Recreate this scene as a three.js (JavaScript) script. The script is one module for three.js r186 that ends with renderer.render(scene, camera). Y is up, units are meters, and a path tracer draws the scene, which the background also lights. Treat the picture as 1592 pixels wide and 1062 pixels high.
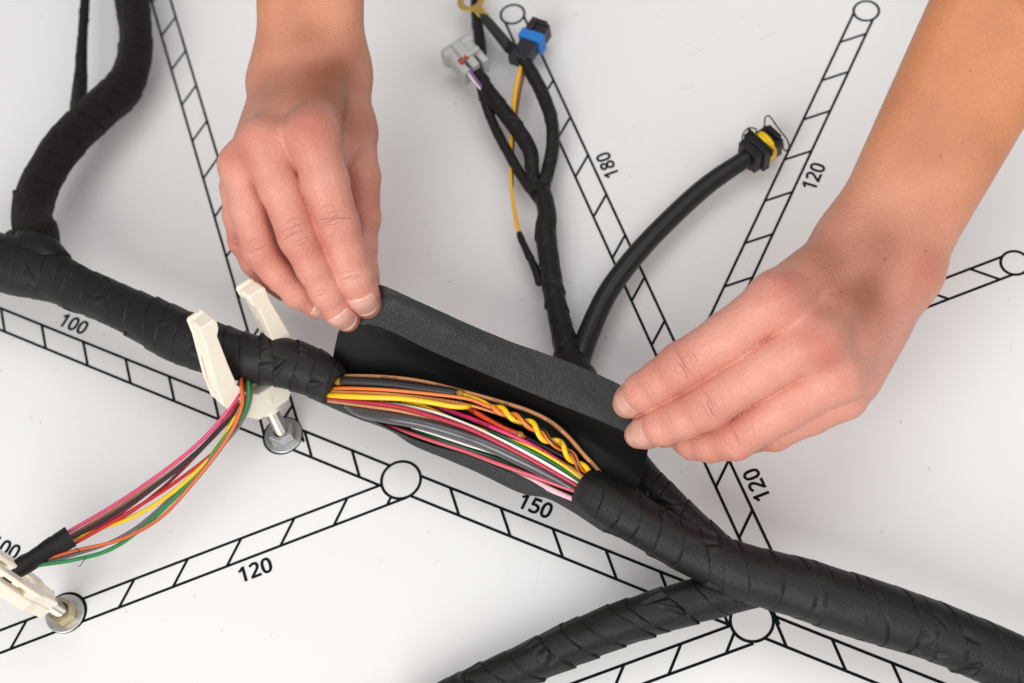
import * as THREE from 'three';
import { RoundedBoxGeometry } from 'three/addons/geometries/RoundedBoxGeometry.js';
import { mergeGeometries } from 'three/addons/utils/BufferGeometryUtils.js';
import { ImprovedNoise } from 'three/addons/math/ImprovedNoise.js';
import { FontLoader } from 'three/addons/loaders/FontLoader.js';
import { RectAreaLightUniformsLib } from 'three/addons/lights/RectAreaLightUniformsLib.js';

// ---------------------------------------------------------------- camera, light, exposure
const scene = new THREE.Scene();
const CAM_H = 0.728, F_PX = 2329.3, PITCH = THREE.MathUtils.degToRad(61.455), ROLL = THREE.MathUtils.degToRad(-15.814);
const camera = new THREE.PerspectiveCamera(2 * Math.atan(531 / F_PX) * 180 / Math.PI, 1592 / 1062, 0.05, 20);
const V = (x, y, z) => new THREE.Vector3(x, y, z);
const EYE = V(0, CAM_H, 0);
const DIR = V(0, -Math.sin(PITCH), -Math.cos(PITCH));
const up0 = V(0, Math.cos(PITCH), -Math.sin(PITCH));
const RIGHT = V(1, 0, 0).multiplyScalar(Math.cos(ROLL)).addScaledVector(up0, Math.sin(ROLL));
const UP = up0.clone().multiplyScalar(Math.cos(ROLL)).addScaledVector(V(1, 0, 0), -Math.sin(ROLL));
camera.position.copy(EYE);
camera.up.copy(UP);
camera.lookAt(EYE.clone().add(DIR));
camera.focus = 0.735;
camera.userData.fStop = 7.5;

scene.background = new THREE.Color().setRGB(0.25, 0.248, 0.25);
RectAreaLightUniformsLib.init();
function softbox(pos, target, w, h, intensity, color) {
  const l = new THREE.RectAreaLight(new THREE.Color().setRGB(...color), intensity, w, h);
  l.position.copy(pos); l.lookAt(target); scene.add(l);
}
softbox(V(-1.05, 1.30, 0.95), V(-0.05, 0.04, -0.36), 1.5, 1.5, 5.7, [1, 0.985, 0.96]);
softbox(V(1.15, 1.45, 0.45), V(0.05, 0.04, -0.36), 1.4, 1.4, 2.3, [1, 0.985, 0.97]);
softbox(V(0.05, 2.0, -0.75), V(0, 0, -0.45), 1.5, 1.2, 2.1, [1, 0.985, 0.98]);

const renderer = new THREE.WebGLRenderer({ antialias: true });
renderer.toneMapping = THREE.LinearToneMapping;
renderer.toneMappingExposure = 0.975;
renderer.outputColorSpace = THREE.SRGBColorSpace;
renderer.shadowMap.enabled = true;
renderer.setSize(1024, 683);

// ---------------------------------------------------------------- helpers
const at = (px, py, h) => {            // the place at height h (metres above the board) along a line of sight
  const v = DIR.clone().addScaledVector(RIGHT, (px - 796) / F_PX).addScaledVector(UP, -(py - 531) / F_PX);
  return EYE.clone().addScaledVector(v, (h - CAM_H) / v.y);
};
const deep = (px, py, z) => EYE.clone().addScaledVector(DIR.clone().addScaledVector(RIGHT, (px - 796) / F_PX).addScaledVector(UP, -(py - 531) / F_PX), z);
const depthOf = (p) => p.clone().sub(EYE).dot(DIR);
let seed = 7;
const rnd = () => { seed = (seed * 1664525 + 1013904223) >>> 0; return seed / 4294967296; };
const rr = (a, b) => a + (b - a) * rnd();
const PN = new ImprovedNoise();
const noise = (x, y, z = 0) => PN.noise(x + 31.7, y + 11.3, z + 5.1);
const clamp = (x, a, b) => Math.min(b, Math.max(a, x));
const sstep = (a, b, x) => { const t = clamp((x - a) / (b - a), 0, 1); return t * t * (3 - 2 * t); };
const lerp = (a, b, t) => a + (b - a) * t;
const lin = (hex) => new THREE.Color(hex);
const used = {};
function thing(name, label, category, base, group) {
  const o = new THREE.Group();
  used[name] = (used[name] ?? -1) + 1;
  o.name = used[name] ? name + '_' + String(used[name]).padStart(3, '0') : name;
  o.position.copy(base); o.userData = { label, category };
  if (group) o.userData.group = group;
  scene.add(o); o.updateMatrixWorld(true);
  return o;
}
function part(name, geometry, material, parent, label) {      // the geometry is in world axes; it is put under its parent
  const m = new THREE.Mesh(geometry, material);
  m.name = name; m.castShadow = m.receiveShadow = true;
  if (label) m.userData.label = label;
  let o = V(0, 0, 0);
  if (parent && parent !== scene) o = parent.getWorldPosition(V(0, 0, 0));
  m.position.copy(o).negate();
  (parent ?? scene).add(m); m.updateMatrixWorld(true);
  return m;
}
const merged = (list) => mergeGeometries(list.map((g) => {
  let q = g.index ? g.toNonIndexed() : g;
  for (const k of Object.keys(q.attributes)) if (!['position', 'normal', 'uv'].includes(k)) q.deleteAttribute(k);
  return q;
}));
// a smooth line through points [x, y, z, radius]
function samples(pts, ds) {
  const ps = pts.map((p) => p.p), c = new THREE.CatmullRomCurve3(ps, false, 'centripetal');
  c.arcLengthDivisions = 400;
  const L = c.getLength(), n = Math.max(6, Math.ceil(L / ds)), out = [], m = ps.length - 1;
  for (let i = 0; i <= n; i++) {
    const t = c.getUtoTmapping(i / n), k = Math.min(m - 1, Math.floor(t * m)), f = t * m - k;
    const r = [pts[Math.max(0, k - 1)].r, pts[k].r, pts[k + 1].r, pts[Math.min(m, k + 2)].r];
    const r0 = r[1] + 0.5 * f * (r[2] - r[0] + f * (2 * r[0] - 5 * r[1] + 4 * r[2] - r[3] + f * (3 * (r[1] - r[2]) + r[3] - r[0])));
    out.push({ p: c.getPoint(t), T: c.getTangent(t), r: r0, s: L * i / n, u: i / n });
  }
  let N = V(0, 1, 0);
  N.addScaledVector(out[0].T, -N.dot(out[0].T)).normalize();
  for (const o of out) {
    N = N.clone().addScaledVector(o.T, -N.dot(o.T)).normalize();
    o.N = N; o.B = o.T.clone().cross(N);
  }
  out.L = L;
  return out;
}
// sweep: radius function rf(sample, theta) -> metres; squash = height / width
function sweep(S, nT, rf, { caps = true, uScale = 1, vScale = null, squash = 1 } = {}) {
  const pos = [], uv = [], idx = [], W = nT + 1;
  S.forEach((o) => {
    for (let j = 0; j <= nT; j++) {
      const a = (j % nT) / nT * Math.PI * 2, r = rf(o, a), q = o.p.clone().addScaledVector(o.N, Math.cos(a) * r * squash).addScaledVector(o.B, Math.sin(a) * r);
      pos.push(q.x, q.y, q.z); uv.push(o.s * uScale, vScale === null ? j / nT : j / nT * Math.PI * 2 * S[0].r * vScale);
    }
  });
  for (let i = 0; i < S.length - 1; i++) for (let j = 0; j < nT; j++) {
    const a = i * W + j, b = a + W;
    idx.push(a, a + 1, b, b, a + 1, b + 1);
  }
  const g = new THREE.BufferGeometry();
  if (caps) for (const e of [0, S.length - 1]) {
    const c = pos.length / 3, o = S[e];
    pos.push(o.p.x, o.p.y, o.p.z); uv.push(o.s * uScale, 0);
    const k = c + 1;
    for (let j = 0; j < nT; j++) { const b = (e * W + j) * 3; pos.push(pos[b], pos[b + 1], pos[b + 2]); uv.push(o.s * uScale, j / nT); }
    for (let j = 0; j < nT; j++) e ? idx.push(c, k + j, k + (j + 1) % nT) : idx.push(c, k + (j + 1) % nT, k + j);
  }
  g.setAttribute('position', new THREE.Float32BufferAttribute(pos, 3));
  g.setAttribute('uv', new THREE.Float32BufferAttribute(uv, 2));
  g.setIndex(idx);
  g.computeVertexNormals();
  // close the seam's normals
  const n = g.attributes.normal;
  for (let i = 0; i < S.length; i++) {
    const a = i * W, b = a + nT, x = n.getX(a) + n.getX(b), y = n.getY(a) + n.getY(b), z = n.getZ(a) + n.getZ(b), l = Math.hypot(x, y, z) || 1;
    n.setXYZ(a, x / l, y / l, z / l); n.setXYZ(b, x / l, y / l, z / l);
  }
  return g;
}
const P4 = (list) => list.map(([x, y, h, r]) => { const p = at(x, y, h); return { p, r: r * depthOf(p) / F_PX }; });

// ---------------------------------------------------------------- textures and materials
function dataTex(w, h, fn, srgb = false, repeat = true) {
  const d = new Uint8Array(w * h * 4);
  for (let y = 0; y < h; y++) for (let x = 0; x < w; x++) {
    const c = fn(x, y), i = (y * w + x) * 4;
    if (typeof c === 'number') { d[i] = d[i + 1] = d[i + 2] = clamp(c, 0, 1) * 255; } else { for (let k = 0; k < 3; k++) d[i + k] = clamp(c[k], 0, 1) * 255; }
    d[i + 3] = 255;
  }
  const t = new THREE.DataTexture(d, w, h);
  t.magFilter = THREE.LinearFilter; t.minFilter = THREE.LinearFilter;
  if (repeat) t.wrapS = t.wrapT = THREE.RepeatWrapping;
  if (srgb) t.colorSpace = THREE.SRGBColorSpace;
  t.needsUpdate = true;
  return t;
}
const grain = new Float32Array(512 * 512);
{ for (let i = 0; i < grain.length; i++) grain[i] = rnd(); }
const gr = (x, y) => grain[((y % 512 + 512) % 512) * 512 + ((x % 512 + 512) % 512)];
const gsoft = (x, y) => (gr(x, y) * 2 + gr(x + 1, y) + gr(x - 1, y) + gr(x, y + 1) + gr(x, y - 1)) / 6;
// woven tape cloth: threads of about 0.35 mm with irregular fuzz; 512 px = 60 mm
const clothBump = dataTex(512, 512, (x, y) => 0.45 * gsoft(x, y) + 0.3 * gr(x >> 1, y >> 1) + 0.12 * (Math.sin(x * Math.PI / 1.5) * Math.sin(y * Math.PI / 1.5) + 1) + 0.1 * gsoft(x >> 3, y >> 3));
const clothColor = dataTex(512, 512, (x, y) => { const v = 0.74 + 0.75 * (gsoft(x, y) - 0.5) + 0.4 * (gr(x >> 1, y >> 1) - 0.5); return [v * 1.02, v * 0.99, v]; });
const texM = (t, k) => { const c = t.clone(); c.repeat.set(k, k); c.needsUpdate = true; return c; };
const clothMat = new THREE.MeshPhysicalMaterial({ color: new THREE.Color().setRGB(0.0135, 0.0112, 0.012), map: texM(clothColor, 1 / 0.13), roughness: 0.5, bumpMap: texM(clothBump, 1 / 0.13), bumpScale: 0.0003, specularIntensity: 0.62, sheen: 0.06, sheenRoughness: 0.5, sheenColor: new THREE.Color(0.5, 0.48, 0.5) });
const clothBlackMat = new THREE.MeshPhysicalMaterial({ color: new THREE.Color().setRGB(0.012, 0.0115, 0.012), map: texM(clothColor, 1 / 0.06), roughness: 0.75, bumpMap: texM(clothBump, 1 / 0.06), bumpScale: 0.00012, specularIntensity: 0.35 });
const fleeceMat = new THREE.MeshPhysicalMaterial({ color: new THREE.Color().setRGB(0.017, 0.014, 0.0145), map: texM(clothColor, 1 / 0.13), roughness: 0.95, bumpMap: texM(clothBump, 1 / 0.13), bumpScale: 0.0009, specularIntensity: 0.2, sheen: 0.45, sheenColor: new THREE.Color(0.4, 0.36, 0.36) });
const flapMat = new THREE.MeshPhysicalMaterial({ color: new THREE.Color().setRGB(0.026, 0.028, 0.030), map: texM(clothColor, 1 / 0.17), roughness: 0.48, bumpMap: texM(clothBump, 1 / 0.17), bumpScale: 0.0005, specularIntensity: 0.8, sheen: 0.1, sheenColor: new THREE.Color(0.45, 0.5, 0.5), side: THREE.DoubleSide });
const glueShadeMat = new THREE.MeshPhysicalMaterial({ color: new THREE.Color().setRGB(0.006, 0.006, 0.0062), roughness: 0.5, bumpMap: texM(clothBump, 1 / 0.06), bumpScale: 0.00008, specularIntensity: 0.25, side: THREE.DoubleSide });  // adhesive black, with the shade below the fold put into the colour
const plastic = (hex, rough = 0.42, extra = {}) => new THREE.MeshPhysicalMaterial({ color: lin(hex), roughness: rough, ...extra });
const rubberMat = plastic('#1c1b1d', 0.38, { specularIntensity: 0.8 });
const shrinkMat = plastic('#2a292a', 0.5);
const smudge = dataTex(256, 256, (x, y) => { const n = 0.5 + 0.5 * (noise(x / 40, y / 40) + 0.5 * noise(x / 12, y / 12)); return 0.44 + 0.16 * n; });
const marks = (() => {
  const c = document.createElement('canvas'); c.width = c.height = 2048;
  const x = c.getContext('2d'); x.fillStyle = '#ffffff'; x.fillRect(0, 0, 2048, 2048);
  for (let i = 0; i < 150; i++) { x.strokeStyle = `rgba(90,84,80,${rr(0.03, 0.16).toFixed(3)})`; x.lineWidth = rr(0.5, 1.3); x.beginPath(); const a = rr(0, 2048), b = rr(0, 2048), t = rr(0, 6.28), l = rr(8, 120) * rr(0.2, 1); x.moveTo(a, b); x.quadraticCurveTo(a + Math.cos(t) * l / 2 + rr(-4, 4), b + Math.sin(t) * l / 2 + rr(-4, 4), a + Math.cos(t) * l, b + Math.sin(t) * l); x.stroke(); }
  for (let i = 0; i < 500; i++) { x.fillStyle = `rgba(70,62,58,${rr(0.04, 0.30).toFixed(3)})`; x.beginPath(); x.arc(rr(0, 2048), rr(0, 2048), rr(0.4, 1.6), 0, 6.3); x.fill(); }
  const t = new THREE.CanvasTexture(c); t.colorSpace = THREE.SRGBColorSpace; t.wrapS = t.wrapT = THREE.RepeatWrapping; t.repeat.set(1 / 0.8, 1 / 0.8); return t;
})();
const boardMat = new THREE.MeshPhysicalMaterial({ map: marks, color: new THREE.Color().setRGB(0.80, 0.792, 0.788), roughness: 1, roughnessMap: texM(smudge, 3), specularIntensity: 0.5 });
const inkMat = new THREE.MeshPhysicalMaterial({ color: new THREE.Color().setRGB(0.006, 0.006, 0.006), roughness: 0.6, specularIntensity: 0.3 });
const creamMat = new THREE.MeshPhysicalMaterial({ color: new THREE.Color().setRGB(0.90, 0.83, 0.69), roughness: 0.42, clearcoat: 0.15, clearcoatRoughness: 0.4 });
const brushed = dataTex(128, 128, (x, y) => 0.26 + 0.18 * gr(x, 3) + 0.12 * gsoft(x, y));
const zincMat = new THREE.MeshPhysicalMaterial({ color: new THREE.Color().setRGB(0.66, 0.68, 0.69), metalness: 1, roughness: 1, roughnessMap: brushed });
const zincYellowMat = new THREE.MeshPhysicalMaterial({ color: new THREE.Color().setRGB(0.62, 0.52, 0.33), metalness: 1, roughness: 0.33 });
const steelMat = new THREE.MeshPhysicalMaterial({ color: new THREE.Color().setRGB(0.60, 0.57, 0.52), metalness: 1, roughness: 0.35 });

// ---------------------------------------------------------------- the board and its printed drawing
const board = new THREE.Group(); board.name = 'table_board'; board.userData = { label: 'white assembly board printed with a black ladder drawing and lengths', kind: 'structure' };
scene.add(board);
{
  const g = new RoundedBoxGeometry(2.4, 0.02, 2.2, 3, 0.003); g.translate(0, -0.01, -0.4);
  const uvA = g.attributes.uv, p = g.attributes.position;
  for (let i = 0; i < p.count; i++) uvA.setXY(i, p.getX(i), p.getZ(i));
  part('board_panel', g, boardMat, board);
}
const U = 0.03, TRACK_W = 0.407, STROKE = 0.0015;
const circles = [[-2.569, -11.114, 0.354], [2.541, -6.943, 0.35], [8.64, -18.254, 0.248], [1.869, -20.656, 0.248], [9.11, -11.936, 0.245], [-8.82, -10.41, 0.352], [-4.493, -12.613, 0.352], [2.78, -11.33, 0.35]];
{
  const quad = (a, b, y, w = STROKE) => {
    const d = b.clone().sub(a).normalize(), n = V(-d.z, 0, d.x).multiplyScalar(w / 2), g = new THREE.BufferGeometry();
    const q = [a.clone().add(n), b.clone().add(n), b.clone().sub(n), a.clone().sub(n)];
    g.setAttribute('position', new THREE.Float32BufferAttribute(q.flatMap((v) => [v.x, y, v.z]), 3));
    g.setAttribute('normal', new THREE.Float32BufferAttribute([0, 1, 0, 0, 1, 0, 0, 1, 0, 0, 1, 0], 3));
    g.setAttribute('uv', new THREE.Float32BufferAttribute([0, 0, 1, 0, 1, 1, 0, 1], 2));
    g.setIndex([0, 1, 2, 0, 2, 3]);
    return g;
  };
  // clip a segment (in drawing units) so that it stays outside the rings
  const pieces = (a, b) => {
    let spans = [[0, 1]];
    const d = [b[0] - a[0], b[1] - a[1]], A = d[0] * d[0] + d[1] * d[1];
    for (const [cx, cz, R] of circles) {
      const e = [a[0] - cx, a[1] - cz], B = e[0] * d[0] + e[1] * d[1], D = B * B - A * (e[0] * e[0] + e[1] * e[1] - R * R);
      if (D <= 0) continue;
      const t0 = (-B - Math.sqrt(D)) / A, t1 = (-B + Math.sqrt(D)) / A;
      spans = spans.flatMap(([s, t]) => t1 < s || t0 > t ? [[s, t]] : [[s, t0], [t1, t]].filter(([x, y]) => y - x > 1e-3));
    }
    return spans.map(([s, t]) => [[a[0] + d[0] * s, a[1] + d[1] * s], [a[0] + d[0] * t, a[1] + d[1] * t]]);
  };
  // origin node, angle, side of the other rail, sense of the rungs, rail from / to, first and last rung
  const ladders = [
    [-9.490, -17.026, 39.45, 1, 1, -4, 9.3, -3, 8], [-1.753, -10.709, 39.25, 1, 1, -0.85, 5.75, 0, 5], [-3.568, -11.064, 174.4, -1, 1, -1.0, 14, -1, 13],
    [8.443, -17.715, 130.0, 1, 1, -0.42, 8.6, 0, 8], [2.243, -18.723, 84.74, 1, 1, -1.95, 7.6, -1, 7], [3.061, -9.781, 84.44, 1, 1, -1.7, 3.0, -1, 2],
    [-5.081, -23.133, 85.0, 1, 1, -3, 10.8, -3, 10], [8.323, -12.066, 174.42, -1, -1, -0.75, 5.6, 0, 5], [1.320, -6.897, 175.67, -1, 1, -1.1, 9, -1, 8], [2.906, -6.924, 39.15, 1, 1, -0.3, 9, 0, 8],
    [-8.97, -10.80, 219.4, -1, 1, 0.05, 7, 1, 6],
  ];
  for (const [ox, oz, deg, sg, st, k0, k1, r0, r1] of ladders) {
    const a = deg * Math.PI / 180, u = [Math.cos(a), Math.sin(a)], n = [-u[1] * sg * TRACK_W, u[0] * sg * TRACK_W], list = [];
    const at2 = (k, f) => [ox + u[0] * k + n[0] * f, oz + u[1] * k + n[1] * f];
    const add = (p, q, y) => pieces(p, q).forEach(([s, t]) => list.push(quad(V(s[0] * U, 0, s[1] * U), V(t[0] * U, 0, t[1] * U), y)));
    add(at2(k0, 0), at2(k1, 0), 0.0002); add(at2(k0, 1), at2(k1, 1), 0.0002);
    for (let k = r0; k <= r1; k++) {
      const p = at2(k, 0), q = at2(k + st * 0.377, 1);
      add(p, q, 0.00016);
    }
    part('printed_ladder', merged(list), inkMat, board);
  }
  for (const [cx, cz, R] of circles) {
    const g = new THREE.RingGeometry(R * U - STROKE / 2, R * U + STROKE / 2, 96); g.rotateX(-Math.PI / 2); g.translate(cx * U, 0.00024, cz * U);
    part('printed_ring', g, inkMat, board);
  }
  const font = await new FontLoader().loadAsync('fonts/droid/droid_sans_regular.typeface.json');
  const numbers = [['100', 115, 504, 39.4, 0], ['150', 833, 787, 39.3, 0], ['120', 397, 886, -5.6, 0], ['180', 944, 257, -95.3, 0], ['120', 1265, 274, -50, 0], ['120', 1176, 754, -95.5, 0], ['100', 8, 852, 39.4, 0]];
  for (const [txt, px, py, deg] of numbers) {
    const g = new THREE.ExtrudeGeometry(font.generateShapes(txt, 0.0083), { depth: 0.00005, bevelEnabled: true, bevelSize: 0.00032, bevelThickness: 0.00002, bevelSegments: 1, curveSegments: 10 });
    g.computeBoundingBox();
    const c = g.boundingBox.getCenter(V(0, 0, 0)); g.translate(-c.x, -c.y, 0);
    g.scale(0.99, 0.97, 1);
    g.rotateX(-Math.PI / 2); g.rotateY(-deg * Math.PI / 180);
    const p = at(px, py, 0); g.translate(p.x, 0.0002, p.z);
    part('printed_number', g, inkMat, board);
  }
}

// ---------------------------------------------------------------- tape-wrapped bundles
function taped(list, { pitch = 0.011, thick = 0.0006, ds = 0.0004, nT = 120, tilt = 0.35, rough = 1, seedN = 3, squash = 1, taper0 = 0, taper1 = 0 } = {}) {
  seed = seedN * 7919 + 13;
  const S = samples(P4(list), ds), L = S.L, edges = [];
  for (let s = -0.02; s < L + 0.02;) {
    const darts = []; while (rnd() < 0.62 && darts.length < 4) darts.push({ a: rr(0, Math.PI * 2), len: rr(0.4, 1.0) * pitch, w: rr(0.0009, 0.0019), k: rr(-1.2, 1.2), d: rr(0.0006, 0.0016) });
    edges.push({ s, tilt: tilt * rr(0.75, 1.2), ph: rr(-0.3, 0.3), w: rr(0, 50), th: thick * rr(0.6, 1.35), darts });
    s += pitch * rr(0.6, 1.35);
  }
  const zero = seedN * 17.3;
  return sweep(S, nT, (o, a) => {
    const R = o.r, ca = Math.cos(a), sa = Math.sin(a);
    let last = null, d = 1, ahead = 1, next = null;
    for (const e of edges) {
      const se = e.s + e.tilt * R * Math.sin(a + e.ph + 0.7) + 0.0008 * noise(ca * 1.1 + e.w, sa * 1.1, e.w);
      if (se <= o.s) { const dd = o.s - se; if (dd < d) { d = dd; last = e; } } else if (se - o.s < ahead) { ahead = se - o.s; next = e; }
    }
    const h = last ? last.th * Math.max(0.1, 1 - 0.75 * d / pitch) * (1 + 0.7 * noise(ca * 2 + last.w, sa * 2, 3)) : 0;
    const gap = next ? 0.00075 * rough * sstep(0.0011, 0.0002, ahead) * sstep(-0.25, 0.3, noise(ca * 1.6 + next.w, sa * 1.6, 8)) : 0;
    // slack folds that run aslant across the tape, and a slow unevenness of the bundle
    let dart = 0;
    if (last) for (const t of last.darts) {
      if (d > t.len) continue;
      let da = a - t.a - t.k * d / R * 0.8; da = Math.atan2(Math.sin(da), Math.cos(da)) * R;
      const f = Math.pow(1 - d / t.len, 0.7), w = t.w * (0.4 + 0.6 * f);
      if (Math.abs(da) < 5 * w) dart += t.d * f * (-Math.exp(-da * da / (w * w)) + 0.65 * Math.exp(-((da - 2 * w) ** 2) / (2.2 * w * w)));
    }
    const lump = noise(o.s * 26 + zero, ca * 0.9, sa * 0.9 + 4) * 0.05 * R + noise(o.s * 70, ca * 1.7 + zero, sa * 1.7) * 0.022 * R;
    return R + rough * (lump + (h + dart) * Math.min(1, R / 0.008)) - gap * Math.min(1, R / 0.008) - 0.0003 + (taper0 ? -R * 0.9 * Math.pow(1 - sstep(0, taper0, o.s), 2) : 0) - (taper1 ? R * 0.9 * Math.pow(1 - sstep(0, taper1, L - o.s), 2) : 0);
  }, { uScale: 1, vScale: 1, squash });
}
const harness = thing('wiring_harness', 'long black cloth taped cable harness across the board, opened in the middle over coloured wires', 'wiring harness', at(1168, 965, 0));
part('taped_trunk', taped([[-90, 385, 0.046, 45], [-30, 402, 0.046, 46], [15, 412, 0.046, 45], [45, 420, 0.047, 43], [80, 431, 0.048, 39], [120, 449, 0.049, 36], [171, 470, 0.051, 35.5], [225, 495, 0.053, 38], [285, 525, 0.055, 42], [340, 545, 0.056, 40], [390, 557, 0.056, 37.5], [440, 564, 0.055, 39.5], [480, 577, 0.053, 38], [508, 592, 0.052, 35], [521, 602, 0.051, 30]], { pitch: 0.0105, seedN: 5, tilt: 0.4 }), clothMat, harness, 'black taped trunk left of the opening');
part('taped_trunk', taped([[905, 758, 0.046, 32], [925, 769, 0.046, 36], [968, 795, 0.046, 38], [1010, 820, 0.045, 37.5], [1068, 852, 0.045, 39], [1150, 887, 0.044, 44], [1243, 915, 0.043, 47.5], [1331, 943, 0.042, 49], [1400, 964, 0.041, 48], [1470, 988, 0.040, 46.5], [1572, 1030, 0.038, 47], [1680, 1080, 0.037, 47]], { pitch: 0.0115, seedN: 9, tilt: 0.75, thick: 0.0004, ds: 0.00045 }), clothMat, harness, 'thick black taped trunk right of the opening');
part('taped_branch', taped([[1175, 915, 0.034, 28], [1115, 927, 0.032, 33], [1045, 945, 0.031, 34], [970, 970, 0.030, 34], [890, 1001, 0.028, 33.5], [820, 1033, 0.026, 32], [745, 1066, 0.025, 32], [690, 1092, 0.024, 32], [600, 1136, 0.024, 32]], { pitch: 0.013, seedN: 21, tilt: 0.7, rough: 1.25, thick: 0.0006 }), clothMat, harness, 'black taped branch leaving towards the lower edge');
part('taped_branch', taped([[885, 540, 0.014, 16], [890, 566, 0.016, 26], [915, 615, 0.022, 27], [960, 690, 0.028, 27], [1005, 748, 0.033, 27], [1050, 792, 0.037, 26], [1100, 835, 0.040, 24], [1150, 866, 0.040, 14]], { pitch: 0.013, seedN: 31, tilt: 0.6, rough: 1.2, ds: 0.0005, nT: 90 }), clothMat, harness);
part('fleece_branch', taped([[199, -60, 0.022, 26], [205, 0, 0.023, 26], [211, 60, 0.024, 25.5], [206, 103, 0.026, 27], [188, 140, 0.028, 29.5], [150, 176, 0.031, 30], [110, 213, 0.033, 30], [78, 257, 0.036, 30], [56, 302, 0.038, 31.5], [49, 340, 0.040, 31], [58, 368, 0.042, 33], [66, 395, 0.043, 28]], { pitch: 0.013, seedN: 41, thick: 0.0007, rough: 1.1, ds: 0.0006, nT: 90 }), fleeceMat, harness, 'fuzzy fleece wrapped branch');
part('taped_branch', taped([[133, -40, 0.021, 8], [132, 0, 0.022, 8], [128, 61, 0.025, 8.5], [125, 125, 0.028, 11], [122, 158, 0.034, 12.5], [122, 182, 0.038, 13], [124, 202, 0.036, 11], [126, 218, 0.031, 7]], { pitch: 0.014, seedN: 43, thick: 0.0005, nT: 48, ds: 0.0006 }), clothMat, harness);
// collar of tape where the fleece branch leaves the trunk
part('tape_collar', taped([[20, 378, 0.044, 22], [45, 392, 0.048, 33], [70, 402, 0.050, 33], [92, 414, 0.051, 26]], { pitch: 0.012, seedN: 47, nT: 80 }), clothMat, harness);
// rear branch with its splices
part('taped_branch', taped([[893, 566, 0.016, 24], [884, 548, 0.016, 22], [872, 505, 0.016, 18], [860, 450, 0.015, 17], [853, 400, 0.015, 16.5], [848, 360, 0.015, 17], [850, 330, 0.015, 15], [843, 300, 0.014, 15], [836, 286, 0.014, 13]], { pitch: 0.010, seedN: 51, nT: 64, ds: 0.0005, tilt: 0.7, thick: 0.0005, rough: 0.8 }), clothMat, harness);
part('taped_branch', taped([[840, 300, 0.014, 11], [850, 272, 0.015, 11], [859, 230, 0.015, 11], [858, 190, 0.016, 11], [845, 150, 0.016, 11.5], [829, 118, 0.017, 11.5], [812, 92, 0.018, 11], [798, 78, 0.018, 11], [786, 66, 0.018, 8]], { pitch: 0.012, seedN: 53, nT: 48, ds: 0.0006, tilt: 0.6 }), clothMat, harness);
part('taped_branch', taped([[838, 312, 0.014, 8], [815, 280, 0.013, 8.5], [787, 232, 0.013, 8.5], [768, 195, 0.014, 8], [757, 165, 0.015, 9], [748, 128, 0.016, 10.5], [738, 105, 0.018, 9]], { pitch: 0.012, seedN: 55, nT: 48, ds: 0.0006 }), clothMat, harness);
part('taped_branch', taped([[833, 300, 0.016, 10], [828, 268, 0.016, 11], [824, 235, 0.017, 12.5], [803, 200, 0.017, 13], [779, 168, 0.018, 13], [758, 140, 0.018, 12.5], [748, 120, 0.018, 10]], { pitch: 0.014, seedN: 57, nT: 48, ds: 0.0006 }), clothMat, harness);
part('taped_branch', taped([[840, 442, 0.012, 7], [833, 420, 0.012, 7.5], [820, 393, 0.011, 6.5], [810, 370, 0.010, 6], [807, 362, 0.010, 5]], { pitch: 0.012, seedN: 59, nT: 32, ds: 0.0006 }), clothMat, harness);
part('taped_branch', taped([[748, 84, 0.012, 9], [745, 55, 0.012, 9.5], [741, 25, 0.012, 9], [738, -30, 0.012, 9]], { pitch: 0.02, seedN: 60, nT: 32, ds: 0.0008, thick: 0.0002 }), clothMat, harness);
// plain black sleeve to the yellow-sealed plug
part('rubber_sleeve', sweep(samples(P4([[897, 590, 0.016, 15], [905, 548, 0.016, 17], [918, 512, 0.016, 17], [945, 455, 0.017, 16.5], [988, 397, 0.018, 16], [1042, 340, 0.018, 15.5], [1102, 286, 0.018, 15], [1162, 245, 0.018, 14]]), 0.002), 40, (o, a) => o.r * (1 + 0.02 * noise(o.s * 60, 1, 2))), rubberMat, harness, 'smooth black sleeve ending in a plug with yellow seal');
part('sleeve_joint', taped([[885, 585, 0.014, 27], [887, 562, 0.014, 28], [889, 548, 0.014, 26], [892, 535, 0.014, 20]], { pitch: 0.008, seedN: 61, nT: 64 }), clothMat, harness);

// ---------------------------------------------------------------- wires
const wireTex = {};
function wireMat(hex, stripe, ink) {
  const key = hex + stripe + ink;
  if (wireTex[key]) return wireTex[key];
  const base = lin(hex), st = stripe ? lin(stripe) : null;
  const w = 256, h = 64, letters = [];
  seed = 99 + hex.length * 7 + parseInt(hex.slice(1, 5), 16);
  for (let i = 0; i < 9; i++) letters.push(rnd());
  const m = new THREE.MeshPhysicalMaterial({ roughness: 0.36, clearcoat: 0.2, clearcoatRoughness: 0.3 });
  if (!stripe && !ink) m.color.copy(base);
  else {
    const c = document.createElement('canvas'); c.width = w; c.height = h;
    const x = c.getContext('2d');
    x.fillStyle = hex; x.fillRect(0, 0, w, h);
    if (stripe) { x.fillStyle = stripe; x.fillRect(0, 10, w, 8); x.fillRect(0, 42, w, 8); }
    if (ink) { x.fillStyle = '#171310'; x.font = 'bold 17px sans-serif'; for (const y of [8, 29, 50]) x.fillText(ink, 30, y + 14); }
    const t = new THREE.CanvasTexture(c); t.colorSpace = THREE.SRGBColorSpace; t.wrapS = t.wrapT = THREE.RepeatWrapping; t.repeat.set(1 / 0.03, 1);
    m.map = t;
  }
  return (wireTex[key] = m);
}
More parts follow.
